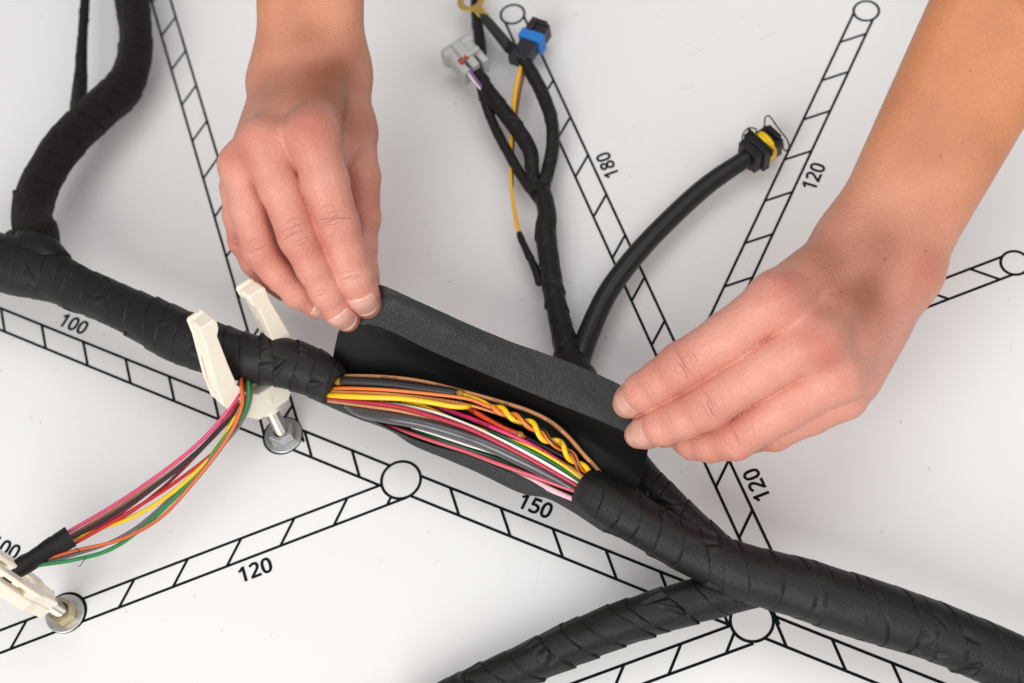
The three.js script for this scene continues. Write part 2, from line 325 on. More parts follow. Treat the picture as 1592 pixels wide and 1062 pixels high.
function wire(list, mat, name = 'wire', parent = harness, nT = 16) {
  const S = samples(P4(list), 0.0012), k = name === 'loose_wire' ? 0.86 : name === 'wire' ? 0.93 : 1;
  return part(name, sweep(S, nT, (o) => o.r * k), mat, parent);
}
const C = { tan: '#c98a5c', yellow: '#f3c610', orange: '#e0762a', redorange: '#d8431b', crimson: '#b3163a', magenta: '#cf2467', pink: '#e3607c', pale: '#efb9c6', green: '#14804a', dark: '#2c1d18', grey: '#77757a', white: '#f1ece8', black: '#17151a', olive: '#7d8a58', dgreen: '#0d5a3c', brown: '#8a5a3c' };
// the wires in the opening, from the rear of the bundle to its front
const openWires = [
  [[[505, 588, .048, 3], [531, 585, .052, 3.2], [596, 586, .056, 3.3], [656, 593, .057, 3.3], [713, 607, .057, 3.4], [775, 624, .057, 3.6], [822, 639, .056, 3.7], [856, 656, .055, 3.8], [883, 679, .053, 3.9], [904, 703, .050, 3.9], [926, 727, .047, 3.9], [938, 742, .046, 3.9]], wireMat(C.tan, null, 'ESSXT-2.0')],
  [[[505, 596, .048, 3.5], [519, 594.5, .052, 4], [532, 593, .054, 4]], wireMat(C.yellow)],
  [[[510, 604, .050, 3.2], [540, 604, .055, 3.3], [596, 606, .059, 3.3], [671, 613, .060, 3.3], [730, 621, .060, 3.5], [757, 631, .060, 3.8], [776, 637, .060, 4]], wireMat(C.orange, C.dark)],
  [[[510, 609, .050, 3.4], [540, 610.5, .054, 3.4], [596, 612.5, .058, 3.2], [671, 620, .058, 3], [730, 630, .057, 2.8], [765, 640, .056, 2.6], [800, 652, .052, 2.4]], wireMat('#d98a4e')],
  [[[508, 614, .050, 4.2], [535, 616, .055, 4.6], [565, 617.5, .058, 4.6], [626, 620, .060, 4.7], [671, 626, .061, 4.6], [705, 632, .061, 4.4], [724, 633, .060, 4.2], [732, 631, .056, 3.6]], wireMat(C.yellow)],
  [[[510, 619, .048, 3], [565, 625, .055, 3.4], [626, 634, .058, 3.6], [686, 652, .059, 3.7], [730, 667, .059, 3.8], [775, 688, .058, 3.9], [851, 728, .053, 4], [904, 759, .048, 3.8], [918, 768, .046, 3.6]], wireMat(C.crimson)],
  [[[590, 626, .054, 2.4], [626, 630, .056, 2.6], [690, 646, .058, 2.6], [775, 682, .058, 2.7], [851, 722, .054, 2.8], [905, 756, .048, 2.8], [922, 767, .046, 2.8]], wireMat(C.white, C.crimson)],
  [[[510, 623, .046, 2.8], [581, 633, .054, 3.2], [626, 640, .056, 3.2], [686, 656, .055, 3.2], [740, 678, .053, 3]], wireMat(C.tan)],
  [[[625, 624, .052, 2.6], [660, 632, .055, 2.8], [701, 650, .055, 2.8], [760, 672, .054, 2.6], [822, 694, .055, 2.8], [870, 720, .052, 2.8], [911, 750, .047, 2.7], [924, 760, .046, 2.6]], wireMat(C.yellow)],
  [[[660, 622, .050, 3], [678, 631, .052, 3.4], [730, 650, .055, 3.7], [766, 665, .057, 3.7], [813, 685, .056, 3.6], [856, 708, .052, 3.3], [900, 738, .046, 3]], wireMat(C.magenta, null, 'ESSX-08')],
  [[[716, 626, .050, 3.6], [728, 634, .053, 4.4], [757, 652, .055, 4.6], [785, 667, .056, 4.5], [808, 676, .056, 4.2], [816, 681, .055, 3.6]], wireMat(C.redorange, null, 'LSXT-2.0Y')],
  [[[740, 664, .052, 2.4], [766, 672, .055, 2.6], [813, 696, .056, 2.9], [860, 721, .052, 2.9], [907, 752, .047, 2.8], [922, 763, .046, 2.8]], wireMat(C.green)],
  [[[835, 702, .048, 3.6], [860, 714, .051, 3.8], [888, 730, .049, 3.9], [913, 747, .047, 3.8], [926, 757, .045, 3.8]], wireMat(C.tan)],
  [[[870, 716, .047, 3.2], [888, 726, .048, 3.3], [917, 743, .046, 3.3], [930, 752, .045, 3.2]], wireMat(C.brown)],
  [[[640, 664, .044, 2.2], [663, 671, .047, 2.4], [700, 683, .049, 2.5], [730, 693, .049, 2.5], [766, 704, .049, 2.5], [794, 716, .047, 2.4], [840, 740, .042, 2.2]], wireMat(C.white)],
  [[[640, 668, .042, 2.6], [680, 682, .045, 3.2], [730, 699, .046, 3.2], [766, 711, .046, 3.2], [800, 724, .045, 3], [850, 746, .041, 3]], wireMat(C.dgreen)],
  [[[600, 661, .042, 2.4], [618, 667, .043, 3], [671, 685, .045, 3.6], [730, 704, .046, 3.8], [775, 721, .047, 4], [851, 748, .046, 4.2], [898, 765, .044, 4.2], [914, 771, .043, 4]], wireMat('#d65468', C.olive)],
  [[[780, 727, .042, 3.4], [821, 744, .044, 4.4], [860, 763, .045, 4.8], [894, 778, .044, 4.8], [912, 787, .043, 4.6]], wireMat(C.pale)],
  [[[560, 645, .042, 4], [620, 668, .040, 4], [700, 700, .040, 4], [800, 736, .040, 4], [900, 772, .041, 4]], wireMat(C.black)],
  [[[600, 610, .046, 5], [700, 640, .046, 6], [800, 680, .046, 6], [905, 745, .043, 6]], wireMat(C.black)],
  [[[640, 605, .048, 4], [720, 622, .049, 4], [800, 655, .049, 5], [870, 700, .046, 5], [915, 742, .044, 5]], wireMat(C.dark)],
];
const openNames = ['long tan wire arching over the top', 'yellow wire end', 'orange wire with dark stripe', 'light orange wire', 'thick yellow wire', 'crimson wire', 'white wire with crimson stripe', 'tan wire', 'thin yellow wire', 'magenta wire', 'red orange wire', 'green wire', 'tan wire at the right end', 'brown wire', 'thin white wire', 'dark green wire', 'pink wire with olive stripe', 'pale pink wire lowest in the opening', 'black wire', 'black wire', 'dark brown wire'];
openWires.forEach(([l, m], i) => { wire(l, m).userData.label = openNames[i]; });
// thick sleeves over joined wires
wire([[527, 592.5, .054, 6.6], [532, 592.5, .055, 7.2], [596, 596, .058, 7.4], [656, 603.5, .059, 7.4], [700, 609.5, .059, 7.2], [714, 612, .058, 6.6]], plastic('#1d1b1d', 0.5), 'splice_sleeve');
wire([[809, 677, .052, 4.4], [814, 680, .053, 5], [851, 697, .051, 5.4], [885, 714, .048, 5.2], [905, 728, .046, 5]], plastic('#161417', 0.5), 'splice_sleeve');
wire([[538, 629, .045, 6], [560, 640, .049, 8.4], [596, 648, .053, 9.2], [656, 659, .055, 9.6], [716, 676, .055, 10], [757, 691, .055, 10.2], [813, 717, .052, 10], [860, 741, .047, 9.4], [895, 761, .043, 8]], plastic('#454448', 0.26, { clearcoat: 0.5, clearcoatRoughness: 0.18 }), 'grey_sleeve');
const amber = plastic('#a9801f', 0.25, { transmission: 0.25, thickness: 0.002 });
wire([[521, 593, .054, 5.2], [526, 592.8, .0555, 6.4], [530, 592.6, .056, 5.6]], amber, 'glue_end');
wire([[712, 611.6, .058, 6.2], [716, 612, .059, 6.6], [721, 613, .059, 5]], amber, 'glue_end');
wire([[805, 674.5, .056, 4.6], [809, 676, .0565, 5.4], [813, 678, .056, 4]], amber, 'glue_end');
// the twisted yellow and orange pair
{
  const mid = [[716, 613, .058, 4], [745, 623, .059, 4], [776, 637, .060, 4], [806, 651.5, .060, 4], [824, 659.5, .060, 4], [839, 672, .059, 4], [851, 684, .058, 4], [869, 691, .056, 4], [884, 706, .054, 4], [898, 721, .051, 4], [914, 735, .048, 4], [926, 748, .046, 4]];
  const S = samples(P4(mid), 0.0012);
  for (const [k, m] of [[0, wireMat(C.yellow, null, 'SXT')], [1, wireMat('#df7a2d', C.dark)]]) {
    const pts = S.filter((o) => k === 0 || o.s > 0.019).map((o) => {
      const tw = sstep(0.012, 0.024, o.s), a = k * Math.PI + (o.s - 0.016) / 0.0172 * Math.PI * 2 + 2.2, R = 0.00145 * tw;
      return { p: o.p.clone().addScaledVector(o.N, Math.cos(a) * R).addScaledVector(o.B, Math.sin(a) * R), r: 0.00135 };
    });
    part('twisted_wire', sweep(samples(pts, 0.0008), 16, (o) => o.r), m, harness);
  }
}
// the loose wires that hang from the trunk to the small holder
const loose = [
  [[[372, 585, .052, 3], [374, 606, .056, 3.4], [366, 622, .055, 3.4], [312, 686, .046, 3.6], [206, 767, .040, 3.6], [103, 829, .044, 3.6], [88, 838, .045, 3.4]], wireMat('#d8456f')],
  [[[374, 588, .050, 3], [374, 612, .053, 3.2], [364, 634, .052, 3.2], [316, 692, .043, 3.2], [222, 772, .036, 3.2], [160, 815, .038, 3.2], [103, 837, .043, 3.2], [88, 843, .044, 3]], wireMat('#a80f3c')],
  [[[376, 590, .050, 3], [378, 615, .051, 3.2], [371, 637, .050, 3.2], [330, 680, .042, 3.2], [280, 723, .036, 3.4], [187, 787, .035, 3.4], [125, 824, .039, 3.4], [90, 844, .043, 3.2]], wireMat('#b07a55')],
  [[[376, 590, .049, 3], [375, 620, .051, 3.2], [360, 646, .050, 3.6], [298, 711, .045, 3.8], [216, 774, .041, 3.8], [142, 820, .042, 3.6], [90, 847, .044, 3]], wireMat(C.black)],
  [[[372, 592, .048, 3], [371, 622, .047, 3.1], [356, 652, .044, 3.1], [318, 694, .036, 3.2], [249, 762, .031, 3.2], [181, 810, .033, 3.2], [106, 843, .040, 3.2], [88, 851, .041, 3]], wireMat('#9d1230', null, '- - - - -')],
  [[[380, 590, .052, 3], [378, 622, .050, 3.4], [365, 649, .048, 3.6], [330, 705, .039, 3.8], [270, 764, .033, 3.9], [208, 803, .034, 3.9], [134, 830, .039, 3.6], [92, 850, .042, 3.4]], wireMat(C.yellow)],
  [[[384, 582, .054, 3], [387, 602, .056, 3.6], [381, 638, .053, 3.7], [356, 672, .046, 3.7], [300, 744, .033, 3.8], [222, 820, .028, 3.9], [170, 855, .032, 3.9], [112, 871, .040, 3.8], [56, 880, .045, 3.6], [40, 886, .046, 3.2]], wireMat('#1d8748')],
  [[[378, 582, .055, 3], [375, 596, .058, 3.6], [377, 628, .057, 3.7], [357, 676, .049, 3.7], [296, 756, .036, 3.4], [248, 806, .031, 3.3], [190, 838, .034, 3.3], [110, 858, .041, 3.5], [56, 875, .045, 3.4], [40, 881, .046, 3.2]], wireMat('#d4602a', '#5a2a1a')],
  [[[390, 590, .050, 3], [389, 622, .050, 3.3], [376, 655, .046, 3.3], [343, 696, .038, 3.3], [288, 752, .029, 3.3], [215, 818, .026, 3.3], [165, 846, .030, 3.3], [110, 864, .038, 3.3], [56, 879, .044, 3.2]], wireMat(C.grey)],
  [[[382, 584, .053, 3], [383, 606, .053, 3.2], [378, 634, .051, 3.2], [345, 690, .041, 3.2], [278, 746, .036, 3.4], [208, 792, .037, 3.4], [150, 826, .040, 3.3], [108, 850, .041, 3]], wireMat('#bf1a1c')],
];
const looseNames = ['pink loose wire', 'crimson loose wire', 'tan loose wire', 'black loose wire', 'dark red loose wire with marks', 'yellow loose wire', 'green loose wire', 'orange loose wire with brown stripe', 'grey loose wire', 'rust red loose wire'];
loose.forEach(([l, m], i) => { wire(l, m, 'loose_wire').userData.label = looseNames[i]; });
part('tape_end', taped([[110, 834, .043, 18], [100, 840, .0435, 17.5], [80, 851, .044, 16], [58, 866, .045, 15.5], [40, 877, .046, 16], [20, 889, .047, 15], [-10, 907, .048, 15], [-60, 935, .048, 15]], { pitch: 0.015, seedN: 71, nT: 64, thick: 0.0004, rough: 0.7, tilt: 0.5 }), clothMat, harness, 'black tape gathering the ends of the loose wires');
wire([[150, 812, .045, .5], [142, 818, .046, .5], [120, 836, .046, .5], [108, 850, .044, .5], [116, 851, .043, .5], [124, 858, .040, .6]], plastic('#1b1510', 0.8), 'loose_thread');
wire([[134, 866, .040, .5], [130, 872, .041, .6], [124, 880, .040, .6], [120, 881, .040, .5]], plastic('#1b1510', 0.8), 'loose_thread');

// ---------------------------------------------------------------- rear plugs and terminals
function frame(p, x, upHint = V(0, 1, 0)) {          // axes along x, with z towards the hint
  const X = x.clone().normalize(), Z = upHint.clone().addScaledVector(X, -upHint.dot(X)).normalize(), Y = Z.clone().cross(X);
  return new THREE.Matrix4().makeBasis(X, Y, Z).setPosition(p);
}
const box = (M, sx, sy, sz, x, y, z, r = 0.0006) => { const g = new RoundedBoxGeometry(sx, sy, sz, 3, Math.min(r, sx * 0.45, sy * 0.45, sz * 0.45)); g.translate(x, y, z); return g.applyMatrix4(M); };
const cyl = (M, r, len, x, y, z, r2 = r, seg = 32) => { const g = new THREE.CylinderGeometry(r2, r, len, seg); g.rotateZ(-Math.PI / 2); g.translate(x, y, z); return g.applyMatrix4(M); };
{ // plug with the yellow seal
  const a = at(1160, 246, 0.018), b = at(1204, 217, 0.016), M = frame(a, b.clone().sub(a));
  const dark = plastic('#131318', 0.4), t = part('plug', merged([box(M, 0.006, 0.0150, 0.0145, 0.003, 0, 0, 0.001), box(M, 0.005, 0.0185, 0.0165, 0.0078, 0, 0, 0.0008), box(M, 0.0075, 0.0145, 0.0135, 0.0175, 0, 0, 0.001), box(M, 0.0015, 0.0205, 0.005, 0.0098, 0, 0.0065, 0.0004), box(M, 0.004, 0.006, 0.018, 0.003, 0, -0.001, 0.0006), box(M, 0.003, 0.010, 0.003, 0.0195, 0, 0.0075, 0.0005)]), dark, harness, 'small black plug with yellow seal and wire clip');
  part('seal', merged([new THREE.TorusGeometry(0.0076, 0.0018, 12, 40).rotateY(Math.PI / 2).translate(0.0118, 0, 0).applyMatrix4(M), new THREE.TorusGeometry(0.0076, 0.0018, 12, 40).rotateY(Math.PI / 2).translate(0.0139, 0, 0).applyMatrix4(M), cyl(M, 0.0079, 0.004, 0.0128, 0, 0)]), plastic('#eec405', 0.4), t);
  const w = [[0.004, 0.0085, 0.004], [0.005, 0.0095, 0.010], [0.008, 0.0085, 0.0145], [0.0115, 0.006, 0.0135], [0.0125, 0.006, 0.009], [0.0165, 0.006, 0.0088], [0.0185, 0.006, 0.010], [0.0195, 0.007, 0.017], [0.021, 0.006, 0.0185], [0.0235, 0.001, 0.012], [0.0238, -0.005, 0.009], [0.0245, -0.0085, 0.006], [0.024, -0.0108, 0.002], [0.0215, -0.0112, 0.001], [0.0205, -0.0095, 0.003], [0.0215, -0.0078, 0.005], [0.017, -0.0078, 0.005], [0.008, -0.0088, 0.004]];
  part('clip_wire', sweep(samples(w.map(([x, y, z]) => ({ p: V(x * 0.94, y * 0.95, z * 0.9).applyMatrix4(M), r: 0.00042 })), 0.0006), 10, (o) => o.r), plastic('#4a3a33', 0.35, { metalness: 0.8 }), t);
}
{ // blue-sealed connector
  const a = at(808, 95, 0.017), b = at(842, 42, 0.017), M = frame(a, b.clone().sub(a)).scale(V(1, 0.86, 0.86)), L = b.distanceTo(a);
  const dark = plastic('#242027', 0.45), t = part('connector', merged([box(M, L * 0.5, 0.0125, 0.012, L * 0.22, 0, 0, 0.0012), box(M, L * 0.42, 0.0155, 0.0135, L * 0.80, 0, 0, 0.0014), box(M, L * 0.3, 0.004, 0.004, L * 0.82, 0.003, 0.0078, 0.0006), box(M, 0.003, 0.012, 0.003, L * 0.95, 0, 0.0075, 0.0005), box(M, L * 0.2, 0.014, 0.009, L * 0.02, 0.001, 0, 0.001)]), dark, harness, 'black connector with blue ribbed seal');
  const rings = []; for (let i = 0; i < 3; i++) rings.push(box(M, 0.0021, 0.0178, 0.0158, L * 0.50 + i * 0.0022, 0, 0, 0.0010));
  rings.push(box(M, 0.006, 0.0164, 0.0146, L * 0.50 + 0.0022, 0, 0, 0.0008));
  part('seal', merged(rings), plastic('#2479c9', 0.38), t);
}
{ // grey connector
  const a = at(743, 114, 0.018), b = at(710, 76, 0.020), M = frame(a, b.clone().sub(a)).scale(V(1, 0.88, 0.88)), L = b.distanceTo(a);
  const g = plastic('#b4b6b3', 0.4), t = part('connector', merged([box(M, L * 0.62, 0.0215, 0.0165, L * 0.70, 0, 0, 0.004), box(M, L * 0.3, 0.0255, 0.0175, L * 0.92, 0, 0, 0.005), box(M, L * 0.42, 0.0058, 0.016, L * 0.26, 0.0075, 0, 0.0012), box(M, L * 0.42, 0.0058, 0.016, L * 0.26, -0.0005, 0, 0.0012), box(M, L * 0.42, 0.005, 0.015, L * 0.26, -0.0082, -0.001, 0.0012), box(M, L * 0.55, 0.007, 0.004, L * 0.7, 0.001, 0.0088, 0.001), box(M, L * 0.12, 0.011, 0.004, L * 0.42, -0.004, 0.009, 0.001)]), g, harness, 'light grey rounded connector');
  part('seal', merged([cyl(M, 0.0013, 0.004, L * 0.38, 0.0062, 0.0083), cyl(M, 0.0013, 0.004, L * 0.42, 0.0018, 0.0093)]), plastic('#b8402c', 0.5), t);
  wire([[729, 106, .024, 2.4], [735, 117, .023, 2.6], [742, 127, .022, 2.6], [749, 136, .021, 2.4]], wireMat('#8a4e8f', '#e6dfe6'));
  wire([[726, 108, .022, 2.2], [732, 120, .022, 2.4], [741, 131, .021, 2.4], [748, 139, .020, 2.2]], wireMat('#e6dfe6'));
}
{ // ring terminal in its black crimp sleeve
  const c = at(732, 2, 0.016), e = at(752, 25, 0.017), M = frame(c, e.clone().sub(c));
  const sh = new THREE.Shape(); sh.absarc(0, 0, 0.0082, 0, Math.PI * 2); const ho = new THREE.Path(); ho.absarc(0, 0, 0.0049, 0, Math.PI * 2); sh.holes.push(ho);
  const rg = new THREE.ExtrudeGeometry(sh, { depth: 0.0009, bevelEnabled: true, bevelThickness: 0.0003, bevelSize: 0.0003, bevelSegments: 2, curveSegments: 40 }).translate(0, 0, -0.0004).applyMatrix4(M);
  part('ring_terminal', merged([rg, box(M, 0.0075, 0.0062, 0.0018, 0.0110, 0, 0, 0.0006), cyl(M, 0.0027, 0.005, 0.0150, 0, 0.0005)]), new THREE.MeshPhysicalMaterial({ color: new THREE.Color().setRGB(0.80, 0.56, 0.16), metalness: 0.85, roughness: 0.36 }), harness, 'gold coloured ring terminal');
  wire([[749, 22, .018, 5], [757, 32, .018, 7.5], [772, 50, .018, 8.5], [785, 66, .018, 9], [792, 76, .018, 8.5]], shrinkMat, 'crimp_sleeve');
}
wire([[815, 88, .018, 3.4], [809, 108, .018, 3.8], [804, 130, .017, 4], [800, 155, .016, 4], [798, 178, .015, 3.8], [795, 215, .013, 3.4], [794, 250, .012, 3], [795, 290, .011, 2.8], [800, 330, .010, 3.2], [806, 358, .010, 3.6], [810, 368, .010, 3.4]], wireMat('#eeb110', '#a8702a'));
wire([[818, 92, .016, 2.4], [813, 120, .015, 2.6], [807, 150, .014, 2.6], [803, 180, .012, 2.4], [798, 230, .010, 2.2], [797, 290, .009, 2]], wireMat('#7a4a2c'));

// ---------------------------------------------------------------- the cloth sleeve held open by the hands
const cloth = thing('cloth_sheet', 'black cloth sheet pulled up behind the open wires and held by fingertips', 'cloth tape', at(760, 690, 0.0));
{
  const rows = [ // along the harness; [x, y, height]
    [[500, 617, .046], [550, 638, .046], [615, 671, .045], [671, 692, .045], [730, 709, .046], [813, 743, .046], [890, 782, .045], [945, 818, .044]],
    [[488, 621, .040], [553, 649, .039], [608, 668.5, .038], [640, 690, .038], [700, 716, .038], [738, 732, .038], [813, 767, .038], [850, 774, .038], [888, 794, .038], [940, 828, .038]],
    [[495, 612, .034], [553, 632, .034], [640, 655, .034], [740, 690, .034], [850, 742, .034], [938, 800, .034]],
    [[512, 598, .038], [560, 602, .038], [650, 620, .038], [750, 650, .038], [850, 700, .038], [968, 792, .037]],
    [[516, 572, .048], [580, 578, .047], [680, 600, .047], [780, 640, .046], [870, 690, .046], [980, 776, .042]],
    [[519, 548, .055], [590, 556, .054], [690, 580, .053], [790, 622, .052], [890, 668, .051], [998, 745, .047]],
    [[526, 516, .063], [572, 505, .066], [678, 549, .0655], [751, 580, .0655], [860, 625, .066], [971, 671, .067], [1008, 695, .066]],
    [[548, 484, .070], [596, 466, .073], [690, 512, .070], [780, 556, .070], [880, 600, .073], [968, 632, .079], [990, 650, .079]],
    [[590, 443, .078], [598, 445, .078], [690, 487, .077], [780, 526, .078], [880, 562, .082], [955, 594, .087], [969, 602, .087]],
  ];
  const curves = rows.map((r) => { const c = new THREE.CatmullRomCurve3(r.map((q) => at(...q)), false, 'centripetal'); c.arcLengthDivisions = 200; return c; });
  const nu = 220, grid = (v0, v1, nv, off, wob) => {
    const top = [];
    for (let i = 0; i <= nu; i++) {
      const cross = new THREE.CatmullRomCurve3(curves.slice(v0, v1 + 1).map((c) => c.getPointAt(i / nu)), false, 'centripetal');
      for (let j = 0; j <= nv; j++) {
        const v = lerp(v0, v1, j / nv), p = cross.getPoint((v - v0) / (v1 - v0));
        p.y += 0.3 * wob * (0.0016 * noise(i / 26, v * 1.1, 1) + 0.0007 * noise(i / 9, v * 2.5, 7));
        top.push(p);
      }
    }
    return top;
  };
  const shell = (v0, v1, nv, thick) => {
    const A = grid(v0, v1, nv, 0, 1), W = nv + 1, pos = [], uv = [], idx = [], Nn = [];
    for (let i = 0; i <= nu; i++) for (let j = 0; j <= nv; j++) {
      const a = A[Math.min(nu, i + 1) * W + j].clone().sub(A[Math.max(0, i - 1) * W + j]), b = A[i * W + Math.min(nv, j + 1)].clone().sub(A[i * W + Math.max(0, j - 1)]);
      Nn.push(a.cross(b).normalize());
    }
    const n = A.length;
    for (const s of [1, -1]) for (let k = 0; k < n; k++) {
      const p = A[k].clone().addScaledVector(Nn[k], s * thick / 2); pos.push(p.x, p.y, p.z);
      uv.push(Math.floor(k / W) / nu * 0.16, (k % W) / nv * (v1 - v0) * 0.02);
    }
    for (let i = 0; i < nu; i++) for (let j = 0; j < nv; j++) {
      const a = i * W + j, b = a + W;
      idx.push(a, b, a + 1, b, b + 1, a + 1, n + a, n + a + 1, n + b, n + b, n + a + 1, n + b + 1);
    }
    const rim = []; for (let j = 0; j < nv; j++) rim.push([j, j + 1], [nu * W + j + 1, nu * W + j]);
    for (let i = 0; i < nu; i++) rim.push([(i + 1) * W, i * W], [i * W + nv, (i + 1) * W + nv]);
    for (const [a, b] of rim) { const k = pos.length / 3; for (const q of [a, b, n + a, n + b]) { pos.push(pos[q * 3], pos[q * 3 + 1], pos[q * 3 + 2]); uv.push(uv[q * 2], uv[q * 2 + 1]); } idx.push(k, k + 1, k + 2, k + 1, k + 3, k + 2); }
    const g = new THREE.BufferGeometry();
    g.setAttribute('position', new THREE.Float32BufferAttribute(pos, 3)); g.setAttribute('uv', new THREE.Float32BufferAttribute(uv, 2)); g.setIndex(idx); g.computeVertexNormals();
    return g;
  };
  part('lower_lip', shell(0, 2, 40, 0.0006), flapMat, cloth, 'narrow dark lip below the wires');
  part('shaded_adhesive_side', shell(2, 6, 70, 0.0006), glueShadeMat, cloth, 'deep black adhesive area behind the wires, shade put into its colour');
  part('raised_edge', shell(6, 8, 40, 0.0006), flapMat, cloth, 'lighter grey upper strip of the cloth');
}

// ---------------------------------------------------------------- fork holders on bolts
function holder(label, foot, baseP, tipP, frontTip, backTip, gap, w, D, yellow) {
  const t = thing('fork_holder', label, 'cable holder', foot, 'cream fork holders bolted to the board');
  const Y = tipP.clone().sub(baseP).normalize(), X = backTip.clone().sub(frontTip); X.addScaledVector(Y, -X.dot(Y)).normalize();
  const Z = X.clone().cross(Y), M = new THREE.Matrix4().makeBasis(X, Y, Z).setPosition(baseP), H = tipP.distanceTo(baseP);
  const g = gap / 2, s = new THREE.Shape();
  // outline of the fork: a broad foot, two prongs that thin towards hooked tips
  const half = [[0.0095, 0], [g + w * 0.62, 0.012], [g + w * 1.05, 0.022], [g + w * 1.0, H * 0.5], [g + w * 0.66, H * 0.86], [g + w * 0.64, H * 0.985], [g + w * 0.5, H], [g - 0.0022, H], [g - 0.0034, H * 0.975], [g - 0.0028, H * 0.91], [g - 0.0006, H * 0.86], [g, H * 0.6], [g, 0.029], [g * 0.72, 0.019], [g * 0.3, 0.0150]];
  half.forEach(([x, y], i) => i ? s.lineTo(x, y) : s.moveTo(x, y));
  [...half].reverse().forEach(([x, y]) => s.lineTo(-x, y));
  const bev = { bevelEnabled: true, bevelThickness: 0.0007, bevelSize: 0.0007, bevelSegments: 3, bevelOffset: -0.0007 };
  const slab = (sh, z0, z1) => new THREE.ExtrudeGeometry(sh, { depth: z1 - z0 - 0.0014, ...bev }).translate(0, 0, z0 + 0.0007);
  // two plates with a slot between them along each prong, closed at the foot and at the heads
  const foot0 = new THREE.Shape(); [[-0.009, 0.0005], [0.009, 0.0005], [g + w * 0.6, 0.0125], [g + w * 0.97, 0.0225], [g + w * 0.98, 0.029], [g + 0.0005, 0.029], [g * 0.72, 0.0195], [0, 0.0155], [-g * 0.72, 0.0195], [-g - 0.0005, 0.029], [-g - w * 0.98, 0.029], [-g - w * 0.97, 0.0225], [-g - w * 0.6, 0.0125]].forEach(([x, y], i) => i ? foot0.lineTo(x, y) : foot0.moveTo(x, y));
  const head = (k) => { const q = new THREE.Shape(); [[g - 0.0004, H * 0.70], [g + w * 0.74, H * 0.68], [g + w * 0.6, H * 0.98], [g - 0.0024, H * 0.985], [g - 0.0022, H * 0.92], [g - 0.0002, H * 0.86]].forEach(([x, y], i) => i ? q.lineTo(x * k, y) : q.moveTo(x * k, y)); return q; };
  const zA = -D / 2 + 0.0026, zB = zA + 0.0027;
  part('fork', merged([slab(s, -D / 2, zA), slab(foot0, zA - 0.0003, zB + 0.0003), slab(head(1), zA - 0.0003, zB + 0.0003), slab(head(-1), zA - 0.0003, zB + 0.0003), slab(s, zB, D / 2)]).applyMatrix4(M), creamMat, t);
  const sock = new THREE.CylinderGeometry(0.0072, 0.0062, 0.012, 32).translate(0, 0.003, 0).applyMatrix4(M);
  part('socket', sock, creamMat, t);
  // the bolt stands in a nut on a washer
  const ax = baseP.clone().addScaledVector(Y, 0.004).sub(foot), len = ax.length(), q = new THREE.Quaternion().setFromUnitVectors(V(0, 1, 0), ax.clone().normalize());
  const rodPts = [], pitch = 0.00125;
  for (let i = 0; i <= 260; i++) { const y = len * i / 260; rodPts.push(new THREE.Vector2(0.0036 + 0.00026 * Math.sin(y / pitch * Math.PI * 2), y)); }
  part('bolt', new THREE.LatheGeometry(rodPts, 36).applyQuaternion(q).translate(foot.x, foot.y, foot.z), steelMat, t);
  const hex = new THREE.Shape(); for (let i = 0; i < 6; i++) { const a = i * Math.PI / 3 + 0.35, x = 0.0072 * Math.cos(a), y = 0.0072 * Math.sin(a); i ? hex.lineTo(x, y) : hex.moveTo(x, y); }
  const hh = new THREE.Path(); hh.absarc(0, 0, 0.0039, 0, Math.PI * 2); hex.holes.push(hh);
  const nut = new THREE.ExtrudeGeometry(hex, { depth: 0.0052, bevelEnabled: true, bevelThickness: 0.0007, bevelSize: 0.0007, bevelOffset: -0.0007, bevelSegments: 3 }).rotateX(-Math.PI / 2).translate(foot.x, 0.0022, foot.z);
  part('nut', nut, yellow ? zincYellowMat : zincMat, t);
  const wp = [[0.0042, 0.0003], [0.0042, 0.0017], [0.0100, 0.0017], [0.0104, 0.0014], [0.0105, 0.0010], [0.0104, 0.0004]].map(([x, y]) => new THREE.Vector2(x, y));
  part('washer', new THREE.LatheGeometry(wp, 64).translate(foot.x, 0, foot.z), zincMat, t);
}
holder('cream plastic fork on a steel bolt gripping the taped trunk below the left hand', at(441, 678, 0.0002), at(416, 629, 0.030), at(350, 470, 0.098), at(315, 502, 0.098), at(386, 438, 0.098), 0.0265, 0.0105, 0.0135, false);
holder('cream plastic fork on a bolt with brassy nut in the lower left corner', at(102, 955, 0.0002), at(64, 931, 0.026), at(-76, 842, 0.105), at(-98, 812, 0.105), at(-54, 872, 0.105), 0.0125, 0.0075, 0.0115, true);

